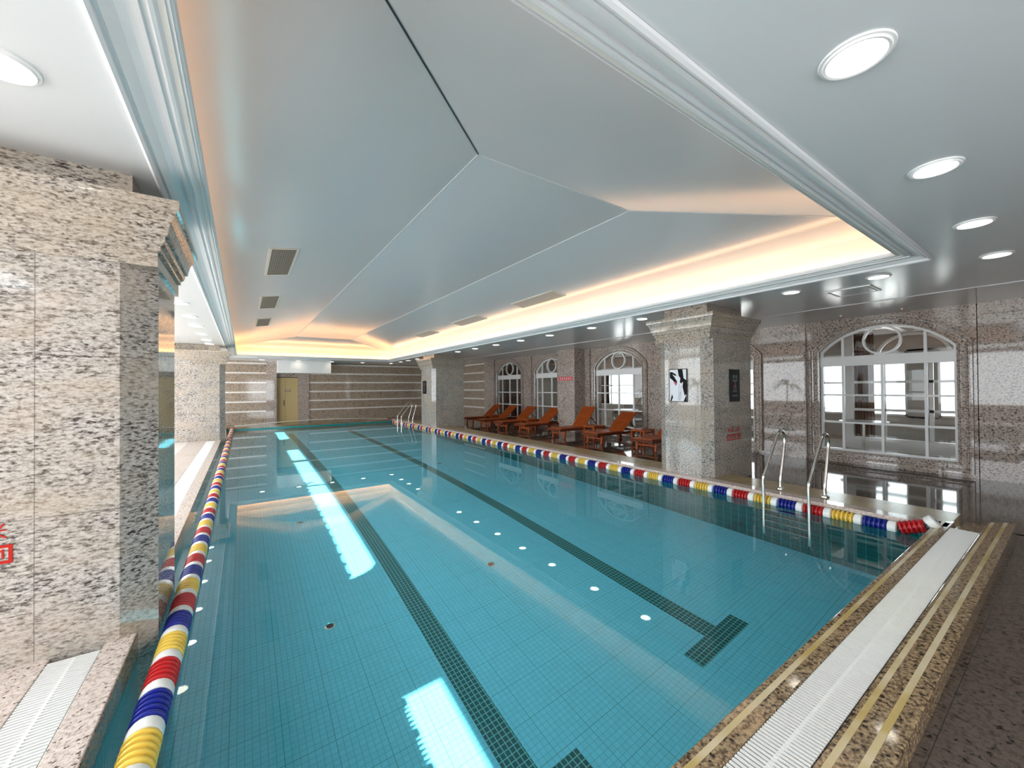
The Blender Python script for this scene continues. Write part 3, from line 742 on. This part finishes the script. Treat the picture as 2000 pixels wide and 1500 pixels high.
def notice(x, y, z, w, h, label, face):
    """black upright notice; face '-y' or '-x'"""
    t = thing('notice_sign', label, 'sign', (x, y, z))
    B = lambda mb, u0, u1, v0, v1, d0, d1: (mb.box(u0, u1, -d1, -d0, v0, v1) if face == '-y' else mb.box(-d1, -d0, -u1, -u0, v0, v1))
    mb = MB(); B(mb, -w/2, w/2, -h/2, h/2, 0, .012); mb.build('board', M_BLK, t)
    mb = MB(); random.seed(int(x*7))
    for v, n_, s_ in ((.26, 2, .08), (.16, 6, .03), (-.18, 3, .045), (-.32, 5, .035)):
        for k in range(n_):
            cx_ = (k-(n_-1)/2)*s_*w*3.2; ss = s_*w*1.3
            B(mb, cx_-ss, cx_+ss, h*v-ss*.2, h*v+ss*.2, .012, .013); B(mb, cx_-ss*.2, cx_+ss*.2, h*v-ss, h*v+ss, .012, .0131)
            B(mb, cx_-ss, cx_+ss, h*v+ss*.7, h*v+ss*.95, .012, .0132)
    mb.build('lettering', M_GREY, t)
    mb = MB()
    B(mb, -w*.16, w*.16, h*.10, h*.14, .012, .0132); B(mb, -w*.04, w*.04, -h*.12, h*.10, .012, .0131); B(mb, -w*.14, w*.14, -.02*h, .02*h, .012, .0132); B(mb, -w*.14, -w*.08, -h*.12, .0, .012, .0132); B(mb, w*.08, w*.14, -h*.12, .0, .012, .0132)
    mb.build('emblem', simple('dull_red', (.14, .02, .02), .5), t)
notice(6.91, 3.399, 1.565, .33, .55, 'black upright notice with dim lettering on the near right pillar', '-y')
notice(6.019, 15.02, 1.60, .36, .52, 'small black notice on the distant right pillar', '-x')

def text(body, size, mat, parent, loc, rot, ext=.001, sx=1.0):
    cu = bpy.data.curves.new('lettering', 'FONT'); cu.body = body; cu.size = size; cu.extrude = ext
    cu.align_x = 'CENTER'; cu.align_y = 'CENTER'
    tmp_ = bpy.data.objects.new('lettering_curve', cu); COL.objects.link(tmp_)
    bpy.context.view_layer.update()
    me = bpy.data.meshes.new_from_object(tmp_.evaluated_get(bpy.context.evaluated_depsgraph_get())); bpy.data.objects.remove(tmp_)
    me.materials.clear(); me.materials.append(mat)
    o = bpy.data.objects.new('lettering', me); COL.objects.link(o); o.parent = parent; o.location = loc; o.rotation_euler = rot; o.scale = (sx, 1, 1)
    return o
FR = (pi/2, 0, 0)
def depth_sign(x, y, label):
    t = thing('depth_marking', label, 'sign', (x, y, .745))
    text('水深1.3米', .098, M_REDINK, t, (0, -.002, .067), FR, sx=1.02)
    m = MB()
    for a_, b_, c_, d_ in ((-.227, .227, -.016, 0), (-.227, .227, -.10, -.084), (-.227, -.212, -.084, -.016), (.212, .227, -.084, -.016)): m.box(a_, b_, -.003, 0, c_, d_)
    m.build('red_box', M_REDINK, t)
    text('DEPTH1.3M', .072, M_REDINK, t, (0, -.002, -.05), FR, sx=1.10)
    return t
depth_sign(6.877, 3.399, 'red water depth marking on the near right pillar')
depth_sign(-1.25, 3.269, 'red water depth marking on the nearest left pillar, cut by the picture edge')
# red banner on the plain pillar
t = thing('banner_sign', 'small red banner with white writing on the plain square pillar', 'sign', (9.599, 10.62, 1.87))
MB().box(-.006, 0, -.38, .38, -.065, .065).build('board', simple('banner_red', (.75, .10, .12), .5), t)
m = MB()
for k in range(6):
    y = (k-2.5)*.105; m.box(-.008, -.006, y-.03, y+.03, .008, .02); m.box(-.008, -.006, y-.006, y+.006, -.035, .035); m.box(-.008, -.006, y-.03, y+.03, -.03, -.02)
m.build('lettering', M_WPL, t)

# ------------------------------------------------------------------ loungers and side tables
def lounger(back_deg, label):
    t = thing('sun_lounger', label, 'sun lounger', (0, 0, 0), 0, 'teak sun loungers along the window wall')
    zs = .30; Lh = 1.08; Wd = .60
    m = MB()
    for s_ in (-1, 1): m.box(.02, 1.98, s_*Wd/2-.018, s_*Wd/2+.018, zs-.075, zs-.005)
    m.box(0, .04, -Wd/2-.02, Wd/2+.02, zs-.075, zs-.005); m.box(1.94, 1.98, -Wd/2, Wd/2, zs-.075, zs-.01); m.box(1.04, 1.07, -Wd/2, Wd/2, zs-.07, zs-.02)
    m.build('frame', M_TEAKD, t)
    m = MB(); x = .05
    while x < Lh-.05: m.box(x, x+.058, -Wd/2+.015, Wd/2-.015, zs-.006, zs+.014); x += .070
    m.build('seat', M_TEAK, t)
    B = thing('x', 'x', 'x'); bpy.data.objects.remove(B)
    a = radians(back_deg); ux, uz = cos(a), sin(a); LB = .80
    def P(s_, y, h=0): return (Lh + ux*s_ - uz*h, y, zs + uz*s_ + ux*h)
    m = MB()
    for s_ in (-1, 1): m.obox(P(0, s_*(Wd/2-.035)), P(LB, s_*(Wd/2-.035)), .04, .03, (-uz, 0, ux))
    for q in (.02, LB/2, LB-.03): m.obox(P(q, -Wd/2+.02), P(q, Wd/2-.02), .06, .028, (-uz, 0, ux))
    y = -Wd/2+.065
    while y < Wd/2-.06: m.obox(P(.03, y+.02, .006), P(LB-.04, y+.02, .006), .036, .014, (-uz, 0, ux)); y += .046
    m.build('backrest', M_TEAK, t)
    m = MB()
    for s_ in (-1, 1): m.obox(P(LB*.55, s_*.22, -.02), (Lh+.72, s_*.22, zs-.05), .025, .02, (1, 0, .1))
    m.obox((Lh+.72, -.24, zs-.05), (Lh+.72, .24, zs-.05), .025, .025)
    m.build('prop', M_TEAKD, t)
    for lx, dx in ((.26, .05), (1.55, 0)):
        for s_ in (-1, 1):
            MB().obox((lx, s_*(Wd/2-.03), zs-.03), (lx-dx, s_*(Wd/2-.03), 0 if dx else .0), .05, .045, (0, 1, 0)).build('leg', M_TEAK, t)
    m = MB(); m.obox((.235, -Wd/2+.03, .14), (.235, Wd/2-.03, .14), .03, .035); m.obox((1.55, -Wd/2+.03, .16), (1.55, Wd/2-.03, .16), .03, .035)
    m.build('stretcher', M_TEAK, t)
    for s_ in (-1, 1):
        MB().lathe([(.01, -.015), (.055, -.015), (.06, -.01), (.06, .01), (.055, .015), (.01, .015)], 20, (1.66, s_*(Wd/2+.03), .06), axis='y').build('wheel', M_TEAKD, t, smooth=True)
    return t
L0 = lounger(40, '')
L0['label'] = 'x'
LS = [(8.02, 15.35, 1, 'teak lounger farthest from the camera, half behind the distant pillar'), (7.98, 14.05, 0, 'second farthest teak lounger, beside the farthest side table'),
      (8.00, 12.70, 2, 'teak lounger just beyond the middle side table'), (8.04, 11.33, 0, 'teak lounger whose head end is hidden by the plain square pillar'),
      (8.02, 9.45, 0, 'teak lounger with the steepest backrest, right of the plain square pillar'), (8.02, 7.92, -1, 'teak lounger in front of the third arched window, closest fully visible one'),
      (8.02, 6.18, 1, 'teak lounger cut off by the near right pillar, only its foot end showing')]
for i, (x, y, a, lb) in enumerate(LS):
    if i == 4:
        o = lounger(52, lb)
    else:
        o = L0 if i == 0 else copy_tree(L0)
    o['label'] = lb; o.location = (x, y, ZF); o.rotation_euler = (0, 0, radians(a))
def side_table():
    t = thing('side_table', '', 'side table', (0, 0, 0), 0, 'small teak side tables between the loungers')
    m = MB(); y = -.22
    while y < .2: m.box(-.24, .24, y, y+.05, .385, .405); y += .058
    m.box(-.22, -.19, -.22, .22, .35, .385); m.box(.19, .22, -.22, .22, .35, .385)
    m.build('tabletop', M_TEAK, t)
    for sx_ in (-1, 1):
        for sy_ in (-1, 1): MB().box(sx_*.20-.02, sx_*.20+.02, sy_*.20-.02, sy_*.20+.02, 0, .352).build('leg', M_TEAK, t)
    m = MB()
    for s_ in (-1, 1): m.box(s_*.20-.012, s_*.20+.012, -.2, .2, .08, .12); m.box(-.2, .2, s_*.20-.012, s_*.20+.012, .30, .352)
    m.build('stretcher', M_TEAK, t); return t
T0 = side_table()
for i, (x, y, lb) in enumerate(((9.0, 8.68, 'small teak side table between the two nearest full loungers'), (8.95, 12.02, 'small teak side table left of the plain square pillar'), (9.0, 14.72, 'farthest small teak side table, among the last loungers'), (9.2, 7.02, 'small teak side table beside the near right pillar, mostly hidden'))):
    o = T0 if i == 0 else copy_tree(T0); o.location = (x, y, ZF); o['label'] = lb

# ------------------------------------------------------------------ palms
def palm(loc, label, h=1.35, n=11, seed=1, reach=1.0, aimed=()):
    t = thing('potted_palm', label, 'potted plant', loc, 0, 'potted palms')
    MB().lathe([(0, 0), (.17, 0), (.24, .42), (.26, .44), (.26, .48), (.22, .48), (.21, .44), (0, .43)], 24).build('pot', M_POT, t, smooth=True)
    MB().disc(.205, .445, 24).build('soil', M_SOIL, t)
    random.seed(seed); m = MB()
    MB().tube([(0, 0, .44), (.03, .02, .8), (.0, .03, h)], .03, 10).build('stem', M_TEAKD, t, smooth=True)
    al = list(aimed) + [(2*pi*k/n+random.uniform(-.2, .2), random.uniform(.1, .9), random.uniform(.7, 1)*reach) for k in range(n)]
    for az, el, L in al:
        pts = [Vector((cos(az)*L*s_, sin(az)*L*s_, h - .02 + L*(el*s_*1.2 - .9*s_*s_))) for s_ in [k/8 for k in range(9)]]
        sd = Vector((-sin(az), cos(az), 0))
        for k in range(8):
            w0, w1 = .05*sin(pi*(k/8)**.8)+.003, .05*sin(pi*((k+1)/8)**.8)+.003
            m.add([pts[k]-sd*w0+Vector((0, 0, w0*.4)), pts[k], pts[k]+sd*w0+Vector((0, 0, w0*.4)), pts[k+1]-sd*w1+Vector((0, 0, w1*.4)), pts[k+1], pts[k+1]+sd*w1+Vector((0, 0, w1*.4))], [(0, 1, 4, 3), (1, 2, 5, 4)])
    o = m.build('fronds', M_LEAF, t, smooth=True)
    sm = o.modifiers.new('thick', 'SOLIDIFY'); sm.thickness = .003
palm((-2.0, 8.35, ZK), 'palm on the left deck, one leaf tip showing past the nearest pillar', 1.5, 12, 2, 1.0, [(-.1, .75, 1.22)])
palm((12.4, 9.0, ZF), 'palm in the hall seen through the third arched window', 1.35, 10, 7, .9)
palm((14.2, 5.6, ZF), 'palm in the hall seen past the near right pillar', 1.2, 8, 9, .8)
